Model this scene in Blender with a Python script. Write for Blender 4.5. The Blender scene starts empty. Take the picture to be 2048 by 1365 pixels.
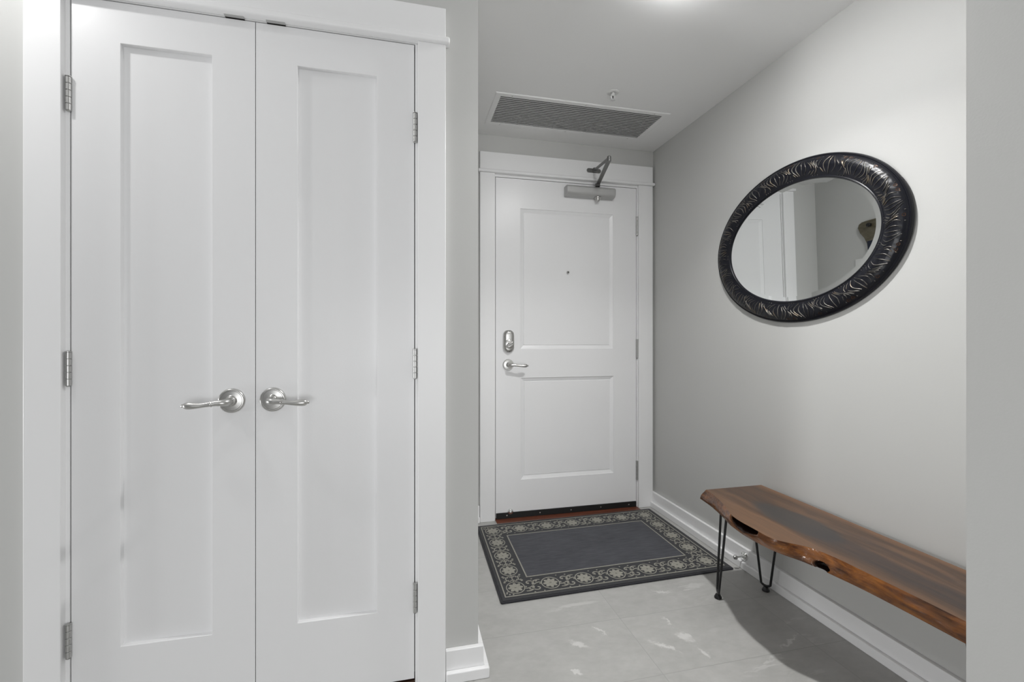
import bpy, bmesh, math, random
from mathutils import Vector, Matrix
random.seed(7)
S = bpy.context.scene
COL = S.collection
PI = math.pi

# ------------------------------------------------------------------ camera, sky, exposure
cam_d = bpy.data.cameras.new('camera')
cam = bpy.data.objects.new('camera', cam_d)
COL.objects.link(cam)
cam_d.sensor_width = 36.0
cam_d.sensor_fit = 'HORIZONTAL'
cam_d.lens = 914.86 / 2048 * 36.0
cam_d.shift_y = (677.7 - 682.5) / 2048
cam_d.clip_start = 0.02
cam.location = (0, 0, 1.08)
cam.rotation_euler = (PI / 2, 0, -math.radians(13.32))
S.camera = cam
S.view_settings.view_transform = 'Standard'
S.view_settings.look = 'None'
S.view_settings.gamma = 1.0
S.view_settings.use_curve_mapping = False
S.view_settings.exposure = 0.0
world = bpy.data.worlds.new('soft_light')
S.world = world
world.use_nodes = True
bg = world.node_tree.nodes['Background']
bg.inputs['Color'].default_value = (0.97, 0.985, 1.0, 1)
bg.inputs['Strength'].default_value = 0.18
LAMP_COLOR = (1.0, 0.997, 0.993)
HALL_LAMP = (0.91, 1.33, 8.2, 118)
CLOSET_LAMP = (-1.13, 1.13, 3.4, 180)
CEIL = 2.29


def soft_light(name, loc, rot, w, h, power):
    """large soft area light added as unseen fill, no real window stands there"""
    d = bpy.data.lights.new(name, 'AREA')
    d.shape = 'RECTANGLE'
    d.size, d.size_y, d.energy = w, h, power
    d.color = (0.985, 0.992, 1.0)
    o = bpy.data.objects.new(name, d)
    COL.objects.link(o)
    o.location = loc
    o.rotation_euler = rot


soft_light('added_fill_rear', (0.3, -6.0, 0.95), (PI / 2, 0, 0), 4.0, 1.9, 80)  # added fill far behind the camera, lifts the entrance door
soft_light('added_fill_low', (0.4, -2.3, 0.6), (PI / 2 + 0.35, 0, 0), 2.5, 1.0, 18)  # added low fill tilted upward to brighten the hall ceiling
soft_light('added_fill_left', (-3.6, 1.12, 0.50), (PI / 2, 0, -PI / 2), 0.5, 0.8, 45)  # added low fill from the left for the right wall and under the bench

# ------------------------------------------------------------------ helpers
WPOS = {}


class MB:
    """Collects shapes given in world coordinates; build() links them as one mesh object."""
    def __init__(self):
        self.bm = bmesh.new()

    def face(self, pts, mi=0):
        f = self.bm.faces.new([self.bm.verts.new(p) for p in pts])
        f.material_index = mi
        return f

    def box(self, a, b, mi=0):
        x0, y0, z0 = [min(a[i], b[i]) for i in range(3)]
        x1, y1, z1 = [max(a[i], b[i]) for i in range(3)]
        v = [self.bm.verts.new(p) for p in ((x0, y0, z0), (x1, y0, z0), (x1, y1, z0), (x0, y1, z0),
                                            (x0, y0, z1), (x1, y0, z1), (x1, y1, z1), (x0, y1, z1))]
        for q in ((0, 3, 2, 1), (4, 5, 6, 7), (0, 1, 5, 4), (1, 2, 6, 5), (2, 3, 7, 6), (3, 0, 4, 7)):
            f = self.bm.faces.new([v[i] for i in q])
            f.material_index = mi
        return self

    def loft(self, rings, closed=True, cap0=True, cap1=True, mi=0, loop=False):
        vr = [[self.bm.verts.new(p) for p in r] for r in rings]
        n = len(vr[0])
        pairs = list(zip(vr, vr[1:])) + ([(vr[-1], vr[0])] if loop else [])
        for a, b in pairs:
            for i in range(n if closed else n - 1):
                j = (i + 1) % n
                f = self.bm.faces.new((a[i], a[j], b[j], b[i]))
                f.material_index = mi
        if not loop:
            if cap0 and closed:
                self.bm.faces.new(list(reversed(vr[0]))).material_index = mi
            if cap1 and closed:
                self.bm.faces.new(vr[-1]).material_index = mi
        return vr

    def lathe(self, o, axis, prof, n=32, mi=0):
        """prof: (radius, height along axis) pairs."""
        o, ax = Vector(o), Vector(axis).normalized()
        u = ax.orthogonal().normalized()
        w = ax.cross(u)
        rings = []
        for r, h in prof:
            r = max(r, 1e-5)
            rings.append([o + ax * h + (u * math.cos(2 * PI * k / n) + w * math.sin(2 * PI * k / n)) * r for k in range(n)])
        self.loft(rings, mi=mi)
        return self

    def tube(self, pts, rad, n=12, mi=0, flat=1.0, updir=(0, 0, 1)):
        """sweep of a circle (or ellipse: flat scales it along updir) along pts with radius rad (number or list)."""
        pts = [Vector(p) for p in pts]
        if not isinstance(rad, (list, tuple)):
            rad = [rad] * len(pts)
        rings = []
        prev = None
        for i, p in enumerate(pts):
            t = (pts[min(i + 1, len(pts) - 1)] - pts[max(i - 1, 0)]).normalized()
            if prev is None:
                up = Vector(updir)
                if abs(up.dot(t)) > 0.95:
                    up = t.orthogonal()
                u = (up - t * up.dot(t)).normalized()
            else:
                u = (prev - t * prev.dot(t)).normalized()
            prev = u
            w = t.cross(u)
            rings.append([p + (u * math.cos(2 * PI * k / n) * flat + w * math.sin(2 * PI * k / n)) * rad[i] for k in range(n)])
        self.loft(rings, mi=mi)
        return self

    def prism(self, poly, vec, mi=0):
        vec = Vector(vec)
        a = [Vector(p) for p in poly]
        self.loft([a, [p + vec for p in a]], mi=mi)
        return self

    def build(self, name, mats, parent=None, origin=None, bevel=0, seg=2, smooth=35, fix=True):
        base = Vector(origin) if origin is not None else (WPOS[parent] if parent else Vector((0, 0, 0)))
        if fix:
            bmesh.ops.recalc_face_normals(self.bm, faces=self.bm.faces)
        for v in self.bm.verts:
            v.co -= base
        me = bpy.data.meshes.new(name)
        self.bm.to_mesh(me)
        self.bm.free()
        if not isinstance(mats, (list, tuple)):
            mats = [mats]
        for m in mats:
            me.materials.append(m)
        if smooth:
            for p in me.polygons:
                p.use_smooth = True
            me.set_sharp_from_angle(angle=math.radians(smooth))
        o = bpy.data.objects.new(name, me)
        COL.objects.link(o)
        if parent:
            o.parent = parent
            o.location = base - WPOS[parent]
        else:
            o.location = base
        WPOS[o] = base
        if bevel:
            b = o.modifiers.new('edge', 'BEVEL')
            b.width = bevel
            b.segments = seg
            b.limit_method = 'ANGLE'
            b.angle_limit = math.radians(40)
        return o


def tag(o, label, cat, group=None, kind=None):
    o['label'] = label
    o['category'] = cat
    if group:
        o['group'] = group
    if kind:
        o['kind'] = kind
    return o


def thing(name, loc, label, cat, group=None, kind=None):
    o = bpy.data.objects.new(name, None)
    o.empty_display_size = 0.1
    COL.objects.link(o)
    o.location = loc
    WPOS[o] = Vector(loc)
    return tag(o, label, cat, group, kind)


def lerp(a, b, t):
    return a + (b - a) * t


def interp(tab, x):
    """piecewise smooth interpolation in a table sorted by its first column"""
    if x <= tab[0][0]:
        return tab[0][1]
    for (x0, y0), (x1, y1) in zip(tab, tab[1:]):
        if x <= x1:
            return lerp(y0, y1, (x - x0) / (x1 - x0))
    return tab[-1][1]


def smoothstep(a, b, x):
    t = min(1, max(0, (x - a) / (b - a)))
    return t * t * (3 - 2 * t)


# ------------------------------------------------------------------ materials
class NT:
    def __init__(self, name):
        self.m = bpy.data.materials.new(name)
        self.m.use_nodes = True
        self.t = self.m.node_tree
        self.p = self.t.nodes['Principled BSDF']

    def n(self, typ, props=None, **ins):
        nd = self.t.nodes.new(typ)
        for k, v in (props or {}).items():
            setattr(nd, k, v)
        for k, v in ins.items():
            self.set(nd, k, v)
        return nd

    def set(self, nd, k, v):
        key = int(k[1:]) if k[0] == 'i' and k[1:].isdigit() else k.replace('_', ' ')
        s = nd.inputs[key]
        if hasattr(v, 'is_output'):
            self.t.links.new(v, s)
        elif hasattr(v, 'outputs'):
            self.t.links.new(v.outputs[0], s)
        else:
            s.default_value = v

    def pos(self):
        return self.n('ShaderNodeTexCoord').outputs['Object']

    def math(self, op, a, b=0.0, c=0.0):
        return self.n('ShaderNodeMath', {'operation': op}, i0=a, i1=b, i2=c).outputs[0]

    def noise(self, vec, scale, detail=3.0, rough=0.5, dist=0.0):
        return self.n('ShaderNodeTexNoise', None, Vector=vec, Scale=scale, Detail=detail, Roughness=rough, Distortion=dist).outputs[0]

    def mapping(self, vec, scale=(1, 1, 1), loc=(0, 0, 0), rot=(0, 0, 0)):
        return self.n('ShaderNodeMapping', None, Vector=vec, Scale=scale, Location=loc, Rotation=rot).outputs[0]

    def ramp(self, fac, stops):
        nd = self.n('ShaderNodeValToRGB', None, Fac=fac)
        e = nd.color_ramp.elements
        while len(e) < len(stops):
            e.new(0.5)
        for k, (p, c) in enumerate(stops):
            e[k].position = p
            e[k].color = (*c, 1) if len(c) == 3 else c
        return nd.outputs[0]

    def mix(self, fac, a, b, blend='MIX'):
        nd = self.n('ShaderNodeMix', {'data_type': 'RGBA', 'blend_type': blend})
        self.set(nd, 'i0', fac)
        for idx, v in ((6, a), (7, b)):
            if isinstance(v, tuple):
                nd.inputs[idx].default_value = (*v, 1) if len(v) == 3 else v
            else:
                self.t.links.new(v, nd.inputs[idx])
        return nd.outputs[2]

    def bump(self, h, strength, dist=0.002):
        b = self.n('ShaderNodeBump', None, Height=h, Strength=strength, Distance=dist)
        self.t.links.new(b.outputs[0], self.p.inputs['Normal'])

    def out(self, **k):
        for a, v in k.items():
            self.set(self.p, a, (*v, 1) if isinstance(v, tuple) and len(v) == 3 else v)
        return self.m


def paint(name, col, rough, peel=0.12, scale=260, var=0.02):
    t = NT(name)
    p = t.pos()
    n1 = t.noise(p, 2.3, 2)
    c = t.mix(n1, tuple(x * (1 - var) for x in col), tuple(min(1, x * (1 + var)) for x in col))
    t.bump(t.noise(p, scale, 2), peel, 0.001)
    return t.out(Base_Color=c, Roughness=rough)


def metal(name, col, rough, scale=900):
    t = NT(name)
    p = t.pos()
    r = t.n('ShaderNodeMapRange', None, Value=t.noise(t.mapping(p, (1, 1, 8)), scale, 2), i3=rough * 0.8, i4=rough * 1.25)
    return t.out(Base_Color=col, Metallic=1.0, Roughness=r.outputs[0])


M = {}
M['wall'] = paint('grey_wall_paint', (0.545, 0.546, 0.532), 0.55, 0.10, 230, 0.012)
M['ceiling'] = paint('white_ceiling_paint', (0.87, 0.87, 0.865), 0.8, 0.08, 200, 0.01)
M['trim'] = paint('white_trim_paint', (0.85, 0.85, 0.852), 0.33, 0.04, 120, 0.01)
M['door'] = paint('white_door_paint', (0.83, 0.83, 0.835), 0.32, 0.10, 190, 0.012)
M['nickel'] = metal('satin_nickel', (0.56, 0.555, 0.54), 0.30)
M['hinge'] = metal('brushed_hinge_steel', (0.50, 0.50, 0.49), 0.36)
M['chrome'] = metal('bright_chrome', (0.78, 0.78, 0.77), 0.16)
M['closer'] = NT('silver_grey_closer_paint').out(Base_Color=(0.48, 0.48, 0.475), Metallic=0.4, Roughness=0.42)
M['arm'] = NT('grey_steel_arm').out(Base_Color=(0.20, 0.20, 0.195), Metallic=0.6, Roughness=0.38)
M['dark_metal'] = NT('dark_bronze_plate').out(Base_Color=(0.06, 0.058, 0.055), Metallic=0.7, Roughness=0.4)
M['black'] = NT('black_rubber').out(Base_Color=(0.006, 0.006, 0.006), Roughness=0.6)
M['leg'] = NT('black_powder_coat').out(Base_Color=(0.008, 0.008, 0.009), Roughness=0.32)
M['duct'] = NT('dark_duct').out(Base_Color=(0.012, 0.012, 0.012), Roughness=0.8)
M['slat'] = NT('grey_vent_blade').out(Base_Color=(0.46, 0.46, 0.455), Roughness=0.5)
M['plastic'] = NT('white_plastic').out(Base_Color=(0.70, 0.70, 0.69), Roughness=0.4)
M['mirror'] = NT('mirror_glass').out(Base_Color=(0.90, 0.92, 0.915), Metallic=1.0, Roughness=0.0)


def emit(name, col, st):
    t = NT(name)
    return t.out(Base_Color=(0.8, 0.8, 0.8), Emission_Color=col, Emission_Strength=st)


M['lens'] = emit('lit_hall_lamp_lens', (1.0, 0.997, 0.993), 465.0)
M['lens_closet'] = emit('lit_closet_lamp_lens', (1.0, 0.98, 0.95), 15.0)


def floor_mat():
    t = NT('grey_stone_tile')
    p = t.pos()
    q = t.mapping(p, (1, 1, 1), (-0.812 + 0.597 * 6, -1.318 + 0.3025 * 20, 0))
    br = t.n('ShaderNodeTexBrick', {'offset': 0.0, 'squash': 1.0}, Vector=q, Color1=(0.0, 0.0, 0.0, 1), Color2=(1, 1, 1, 1),
             Mortar=(0.5, 0.5, 0.5, 1), Scale=1.0, Mortar_Size=0.0012, Mortar_Smooth=0.2, Bias=0.0, Brick_Width=0.597, Row_Height=0.3025)
    tile, grout = br.outputs[0], br.outputs[1]
    # the stone print is shifted from tile to tile
    off = t.n('ShaderNodeVectorMath', {'operation': 'SCALE'}, i0=tile, Scale=7.0)
    sp = t.n('ShaderNodeVectorMath', {'operation': 'ADD'}, i0=p, i1=off).outputs[0]
    cloud = t.noise(sp, 3.2, 5, 0.6, 0.4)
    fine = t.noise(t.mapping(sp, (1, 1.6, 1), rot=(0, 0, 0.6)), 22, 4, 0.6)
    base = t.ramp(cloud, [(0.25, (0.355, 0.352, 0.338)), (0.5, (0.41, 0.407, 0.392)), (0.75, (0.465, 0.462, 0.447))])
    base = t.mix(0.16, base, t.ramp(fine, [(0.3, (0.27, 0.268, 0.255)), (0.7, (0.56, 0.555, 0.54))]))
    # white mineral streaks
    vq = t.mapping(sp, (2.2, 7.0, 1), rot=(0, 0, 0.95))
    v = t.noise(vq, 1.15, 5, 0.55, 1.0)
    line = t.math('SUBTRACT', 1.0, t.math('MULTIPLY', t.math('ABSOLUTE', t.math('SUBTRACT', v, 0.53)), 34.0))
    line = t.n('ShaderNodeClamp', None, Value=line).outputs[0]
    patch = t.ramp(t.noise(sp, 2.4, 3, 0.5, 0.3), [(0.54, (0, 0, 0)), (0.66, (1, 1, 1))])
    spot = t.ramp(t.noise(t.mapping(sp, (3.0, 13, 1), rot=(0, 0, 0.95)), 1.5, 4, 0.62, 0.5), [(0.60, (0, 0, 0)), (0.645, (1, 1, 1))])
    st = t.math('MULTIPLY', t.math('MAXIMUM', t.math('MULTIPLY', line, 0.16), t.math('MULTIPLY', spot, 0.58)), patch)
    c = t.mix(t.math('MULTIPLY', st, 0.6), base, (0.72, 0.715, 0.695))
    # the larger mineral streaks of the tiles by the door
    wn = t.n('ShaderNodeTexNoise', None, Vector=p, Scale=26.0, Detail=5.0, Roughness=0.68).outputs[1]
    wo = t.n('ShaderNodeVectorMath', {'operation': 'SCALE'}, i0=t.n('ShaderNodeVectorMath', {'operation': 'SUBTRACT'}, i0=wn, i1=(0.5, 0.5, 0.5)).outputs[0], Scale=0.075).outputs[0]
    wp = t.n('ShaderNodeVectorMath', {'operation': 'ADD'}, i0=p, i1=wo).outputs[0]
    xy = t.n('ShaderNodeSeparateXYZ', None, Vector=wp)
    grit = t.noise(p, 60, 4, 0.65)
    tot = 0.0
    for cx, cy, ln, wd, an in ((0.887, 1.441, 0.061, 0.016, -0.81), (0.993, 1.467, 0.039, 0.024, -1.26), (1.006, 1.376, 0.030, 0.013, -1.42), (0.976, 1.563, 0.035, 0.007, -1.57), (0.603, 1.522, 0.039, 0.016, -0.87), (0.544, 1.393, 0.018, 0.01, -0.88), (1.071, 1.752, 0.045, 0.009, -0.44), (0.703, 1.575, 0.042, 0.006, -1.23), (1.341, 1.364, 0.073, 0.008, 0.41),):
        dx = t.math('SUBTRACT', xy.outputs[0], cx)
        dy = t.math('SUBTRACT', xy.outputs[1], cy)
        uu = t.math('DIVIDE', t.math('ADD', t.math('MULTIPLY', dx, math.cos(an)), t.math('MULTIPLY', dy, math.sin(an))), ln)
        vv = t.math('DIVIDE', t.math('SUBTRACT', t.math('MULTIPLY', dy, math.cos(an)), t.math('MULTIPLY', dx, math.sin(an))), wd)
        e = t.math('EXPONENT', t.math('MULTIPLY', t.math('ADD', t.math('MULTIPLY', uu, uu), t.math('MULTIPLY', vv, vv)), -0.9))
        tot = t.math('MAXIMUM', tot, e)
    sm = t.n('ShaderNodeMapRange', {'interpolation_type': 'SMOOTHSTEP'}, Value=t.math('ADD', tot, t.math('MULTIPLY', t.math('SUBTRACT', grit, 0.5), 1.0)), i1=0.34, i2=0.95, i3=0.0, i4=0.60).outputs[0]
    c = t.mix(sm, c, (0.70, 0.695, 0.675))
    c = t.mix(t.math('MULTIPLY', grout, 0.75), c, (0.29, 0.287, 0.275))
    h = t.math('SUBTRACT', t.math('MULTIPLY', fine, 0.15), grout)
    t.bump(h, 0.25, 0.001)
    return t.out(Base_Color=c, Roughness=t.n('ShaderNodeMapRange', None, Value=cloud, i3=0.30, i4=0.42).outputs[0])


M['floor'] = floor_mat()


def wood_top_mat():
    """object coordinates: x across (0 = 1.40 m), y along the slab (0 = 1.23 m)"""
    t = NT('walnut_slab_top')
    p = t.pos()
    xyz = t.n('ShaderNodeSeparateXYZ', None, Vector=p)
    x, y = xyz.outputs[0], xyz.outputs[1]
    # swirl of the grain around the knot at (-0.03, 0.13)
    kx, ky = -0.035, 0.135
    dx = t.math('SUBTRACT', x, kx)
    dy = t.math('SUBTRACT', y, ky)
    e = t.math('ADD', t.math('MULTIPLY', t.math('MULTIPLY', dx, dx), 150.0), t.math('MULTIPLY', t.math('MULTIPLY', dy, dy), 26.0))
    halo = t.math('EXPONENT', t.math('MULTIPLY', e, -1.0))
    wob = t.noise(t.mapping(p, (3.0, 1.6, 1)), 2.2, 3, 0.5)
    g = t.math('ADD', x, t.math('MULTIPLY', t.math('SUBTRACT', wob, 0.5), 0.11))
    g = t.math('ADD', g, t.math('MULTIPLY', halo, 0.085))
    gv = t.n('ShaderNodeCombineXYZ', None, X=g, Y=t.math('MULTIPLY', y, 0.05), Z=0.0).outputs[0]
    bands = t.noise(gv, 20.0, 3, 0.55)
    fine = t.noise(t.mapping(p, (260, 7, 1)), 1.0, 3, 0.6)
    c = t.ramp(bands, [(0.28, (0.020, 0.015, 0.014)), (0.42, (0.055, 0.030, 0.019)), (0.55, (0.090, 0.047, 0.026)), (0.70, (0.170, 0.088, 0.044)), (0.85, (0.095, 0.049, 0.027))])
    c = t.mix(0.34, c, t.ramp(fine, [(0.3, (0.024, 0.015, 0.010)), (0.7, (0.165, 0.088, 0.045))]))
    heart = t.ramp(t.math('ADD', halo, t.math('MULTIPLY', t.math('SUBTRACT', wob, 0.5), 0.5)), [(0.34, (0, 0, 0)), (0.52, (1, 1, 1))])
    c = t.mix(t.math('MULTIPLY', heart, 0.8), c, (0.036, 0.036, 0.036))
    # warm sapwood along both long edges
    xe = t.n('ShaderNodeMapRange', None, Value=x, i1=0.105, i2=0.15, i3=0.0, i4=0.55).outputs[0]
    c = t.mix(xe, c, (0.26, 0.125, 0.055))
    xf = t.n('ShaderNodeMapRange', None, Value=x, i1=-0.105, i2=-0.15, i3=0.0, i4=0.34).outputs[0]
    c = t.mix(xf, c, (0.24, 0.125, 0.062))
    # dark mineral streaks running from the heart along the slab
    wv = t.math('MULTIPLY', t.math('SUBTRACT', t.noise(t.mapping(p, (1.5, 3.2, 1)), 1.4, 2), 0.5), 0.10)
    for cx, wd, amt in ((-0.030, 900.0, 0.62), (-0.078, 2600.0, 0.5), (0.055, 1500.0, 0.40)):
        sd = t.math('SUBTRACT', t.math('ADD', x, wv), cx)
        sm = t.math('EXPONENT', t.math('MULTIPLY', t.math('MULTIPLY', sd, sd), -wd))
        sm = t.math('MULTIPLY', sm, t.n('ShaderNodeMapRange', None, Value=y, i1=0.12, i2=-0.02, i3=0.0, i4=amt).outputs[0])
        c = t.mix(sm, c, (0.030, 0.026, 0.028))
    crack = t.ramp(t.noise(t.mapping(p, (90, 5, 1)), 1.0, 2, 0.5, 0.4), [(0.68, (0, 0, 0)), (0.72, (1, 1, 1))])
    c = t.mix(t.math('MULTIPLY', crack, 0.5), c, (0.02, 0.014, 0.012))
    t.bump(fine, 0.03, 0.0005)
    return t.out(Base_Color=c, Roughness=0.30, Specular_IOR_Level=0.42)


def wood_edge_mat():
    t = NT('glossy_live_edge')
    p = t.pos()
    blotch = t.noise(t.mapping(p, (14, 5.5, 20)), 1.6, 4, 0.6, 0.6)
    grain = t.noise(t.mapping(p, (30, 4, 90)), 1.5, 4, 0.6, 0.5)
    c = t.ramp(blotch, [(0.36, (0.014, 0.005, 0.002)), (0.47, (0.070, 0.022, 0.005)), (0.58, (0.165, 0.056, 0.009)), (0.76, (0.30, 0.115, 0.020))])
    c = t.mix(0.35, c, t.ramp(grain, [(0.32, (0.045, 0.014, 0.005)), (0.68, (0.27, 0.10, 0.022))]))
    bk = t.n('ShaderNodeAttribute', {'attribute_name': 'bark'}).outputs['Fac']
    c = t.mix(bk, c, (0.008, 0.004, 0.003))
    t.bump(t.noise(t.mapping(p, (55, 30, 55)), 1.0, 3, 0.55), 0.6, 0.006)
    cw = t.math('MULTIPLY', t.math('SUBTRACT', 1.0, bk), 0.55)
    return t.out(Base_Color=c, Roughness=0.30, Specular_IOR_Level=0.2, Coat_Weight=cw, Coat_Roughness=0.05)


M['wood_top'] = wood_top_mat()
M['wood_edge'] = wood_edge_mat()


def wood_plain(name, a, b, rough, sc=(3, 40, 40)):
    t = NT(name)
    n = t.noise(t.mapping(t.pos(), sc), 1.0, 4, 0.6, 0.6)
    return t.out(Base_Color=t.ramp(n, [(0.3, a), (0.7, b)]), Roughness=rough)


M['threshold'] = wood_plain('red_brown_threshold', (0.085, 0.026, 0.014), (0.19, 0.062, 0.034), 0.35)
M['closet_floor'] = wood_plain('dark_closet_board', (0.03, 0.014, 0.008), (0.07, 0.03, 0.016), 0.4)
M['plaque'] = wood_plain('olive_wood', (0.055, 0.045, 0.022), (0.15, 0.13, 0.085), 0.4, (3, 9, 25))


def mat_fabric(name, a, b, sx, sy, bump=0.35):
    t = NT(name)
    p = t.pos()
    n1 = t.noise(t.mapping(p, (sx, sy, 1)), 1.0, 4, 0.65)
    big = t.noise(p, 5.0, 3)
    f = t.math('ADD', t.math('MULTIPLY', n1, 0.75), t.math('MULTIPLY', big, 0.25))
    weave = t.noise(t.mapping(p, (420, 520, 1)), 1.0, 1)
    t.bump(weave, bump, 0.0008)
    return t.out(Base_Color=t.ramp(f, [(0.32, a), (0.68, b)]), Roughness=0.95, Sheen_Weight=0.15)


M['mat_field'] = mat_fabric('navy_heather_weave', (0.022, 0.023, 0.030), (0.072, 0.074, 0.088), 12, 130)
M['mat_border'] = mat_fabric('dark_border_weave', (0.020, 0.021, 0.025), (0.036, 0.036, 0.039), 90, 90)
M['mat_edge'] = mat_fabric('black_serged_edge', (0.010, 0.010, 0.013), (0.020, 0.020, 0.026), 200, 200)
M['mat_pattern'] = mat_fabric('beige_grey_yarn', (0.225, 0.218, 0.185), (0.345, 0.335, 0.29), 130, 130)

t = NT('navy_black_lacquer')
fr_p = t.pos()
t.bump(t.noise(fr_p, 160, 2), 0.06, 0.001)
M['frame'] = t.out(Base_Color=(0.0055, 0.0060, 0.0100), Roughness=0.33, Specular_IOR_Level=0.32)
t = NT('worn_silver_bronze_ridge')
rz = t.noise(t.pos(), 26, 3)
M['ridge'] = t.out(Base_Color=t.ramp(rz, [(0.35, (0.05, 0.048, 0.046)), (0.55, (0.19, 0.18, 0.165)), (0.72, (0.28, 0.215, 0.145))]), Metallic=0.8, Roughness=0.36)
M['groove'] = NT('bronze_worn_hollow').out(Base_Color=(0.045, 0.021, 0.011), Metallic=0.5, Roughness=0.45)

# ------------------------------------------------------------------ room shell
WY = 1.464          # closet wall plane
BY = 2.672          # wall with the entrance door
RX = 1.572          # right wall plane
HX = 0.234          # left wall of the entry recess (outer corner of the closet)
LX = -1.75
REAR = -2.6


def structure(name, mb, m, label, cat, **k):
    o = mb.build(name, m, **k)
    return tag(o, label, cat, kind='structure')


b = MB()
b.box((-3.2, REAR, -0.06), (2.6, BY + 0.9, 0))
structure('floor', b, M['floor'], 'grey marbled stone tile floor of the entry hall', 'floor')

VX0, VX1, VY0, VY1 = 0.470, 1.364, 2.228, 2.503
b = MB()
zc0, zc1 = CEIL, CEIL + 0.06
b.box((-3.2, REAR, zc0), (2.6, VY0, zc1))
b.box((LX - 0.1, VY1, zc0), (2.6, BY + 0.1, zc1))
b.box((LX - 0.1, VY0, zc0), (VX0, VY1, zc1))
b.box((VX1, VY0, zc0), (2.6, VY1, zc1))
structure('ceiling', b, M['ceiling'], 'smooth white ceiling over the entry hall', 'ceiling')

# wall with the entrance door
DX0, DX1, DZ1 = 0.533, 1.450, 2.042          # entrance door leaf
JX0, JX1, JZ1 = DX0 - 0.030, DX1 + 0.030, DZ1 + 0.030
b = MB()
b.box((LX - 0.1, BY, 0), (JX0, BY + 0.11, CEIL))
b.box((JX1, BY, 0), (RX + 0.12, BY + 0.11, CEIL))
b.box((JX0, BY, JZ1), (JX1, BY + 0.11, CEIL))
structure('wall_back', b, M['wall'], 'grey wall around the white entrance door', 'wall')

b = MB()
b.box((RX, 0.622, 0), (RX + 0.12, BY, CEIL))
structure('wall_right', b, M['wall'], 'long grey wall behind the oval mirror and bench', 'wall')
b = MB()
b.box((1.0, 0.50, 0), (2.6, 0.622, CEIL))
structure('wall_return', b, M['wall'], 'grey wall end in the right foreground that cuts off the bench', 'wall')

# closet wall with opening
CX0, CX1, CZ0, CZ1 = -0.866, 0.032, 0.016, 1.999
b = MB()
b.box((LX, WY, 0), (CX0 - 0.022, WY + 0.11, CEIL))
b.box((CX1 + 0.022, WY, 0), (HX, WY + 0.11, CEIL))
b.box((CX0 - 0.022, WY, CZ1 + 0.022), (CX1 + 0.022, WY + 0.11, CEIL))
structure('wall_closet', b, M['wall'], 'grey wall around the white double closet doors', 'wall')
b = MB()
b.box((HX - 0.11, WY + 0.11, 0), (HX, BY, CEIL))
structure('wall_hall', b, M['wall'], 'grey side wall of the entry recess, seen in the oval mirror', 'wall')
b = MB()
b.box((LX - 0.1, WY, 0), (LX, BY, CEIL))
structure('wall_left', b, M['wall'], 'grey side wall left of the closet', 'wall')
b = MB()
b.box((2.48, REAR, 0), (2.6, 0.50, CEIL))
structure('wall_far_right', b, M['wall'], 'grey side wall of the room behind the foreground wall end', 'wall')
b = MB()
b.box((CX0 - 0.022, WY + 0.002, 0.0005), (CX1 + 0.022, WY + 0.11, 0.008))
structure('trim_3', b, M['closet_floor'], 'dark wooden sill under the closet doors', 'sill')


def baseboard(name, boards, shoes, label):
    """boards and shoes: lists of (x0, y0, x1, y1) footprints"""
    b = MB()
    for x0, y0, x1, y1 in boards:
        b.box((x0, y0, 0), (x1, y1, 0.095))
    o = structure(name, b, M['trim'], label, 'baseboard', bevel=0.002)
    b = MB()
    for x0, y0, x1, y1 in shoes:
        b.box((x0, y0, 0), (x1, y1, 0.034))
    b.build('shoe_moulding', M['trim'], o, bevel=0.003)
    return o


BT, ST = 0.016, 0.016
baseboard('baseboard_right', [(RX - BT, 0.622, RX, BY - BT)], [(RX - BT - ST, 0.622, RX - BT, BY - BT)],
          'white baseboard along the right wall under the bench')
baseboard('baseboard_back', [(1.559, BY - BT, RX, BY), (HX + BT, BY - BT, 0.434, BY)],
          [(HX + BT + ST, BY - BT - ST, 0.434, BY - BT)], 'white baseboard beside the entrance door casing')
baseboard('baseboard_closet', [(0.1295, WY - BT, HX + BT, WY)], [(0.1295, WY - BT - ST, HX + BT + ST, WY - BT)],
          'short white baseboard between the closet casing and the wall corner')
baseboard('baseboard_hall', [(HX, WY, HX + BT, BY)], [(HX + BT, WY - BT, HX + BT + ST, BY - BT - ST)],
          'white baseboard running from the wall corner to the entrance door')
baseboard('baseboard_left', [(LX, WY - BT, -0.962, WY)], [(LX, WY - BT - ST, -0.962, WY - BT)],
          'white baseboard left of the closet casing')
baseboard('baseboard_return', [(1.0 - BT, 0.50, 1.0, 0.622)], [(1.0 - BT - ST, 0.50, 1.0 - BT, 0.622)],
          'white baseboard on the foreground wall end')


def casing(name, label, wy, x0, x1, ix0, ix1, ztop, head, over, capz, jamb, ov=0.012):
    """x0..x1 outside of the side casings, ix0..ix1 inside"""
    root = thing(name, ((x0 + x1) / 2, wy, 0), label, 'door casing', kind='structure')
    yf = wy - 0.019
    for a, c in ((x0, ix0), (ix1, x1)):
        b = MB()
        b.box((a, yf, 0), (c, wy, ztop))
        b.build('side_casing', M['trim'], root, bevel=0.0015)
    b = MB()
    b.box((x0 - over, yf - 0.001, ztop + capz), (x1 + over, wy, ztop + capz + head))
    b.build('head_casing', M['trim'], root, bevel=0.0015)
    b = MB()
    b.box((x0 - ov, yf - 0.013, ztop), (x1 + ov, wy, ztop + capz))
    b.build('head_bead', M['trim'], root, bevel=0.005, seg=3)
    b = MB()
    for q in jamb:
        b.box(*q)
    b.build('jamb', M['trim'], root, bevel=0.001)
    return root


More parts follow.
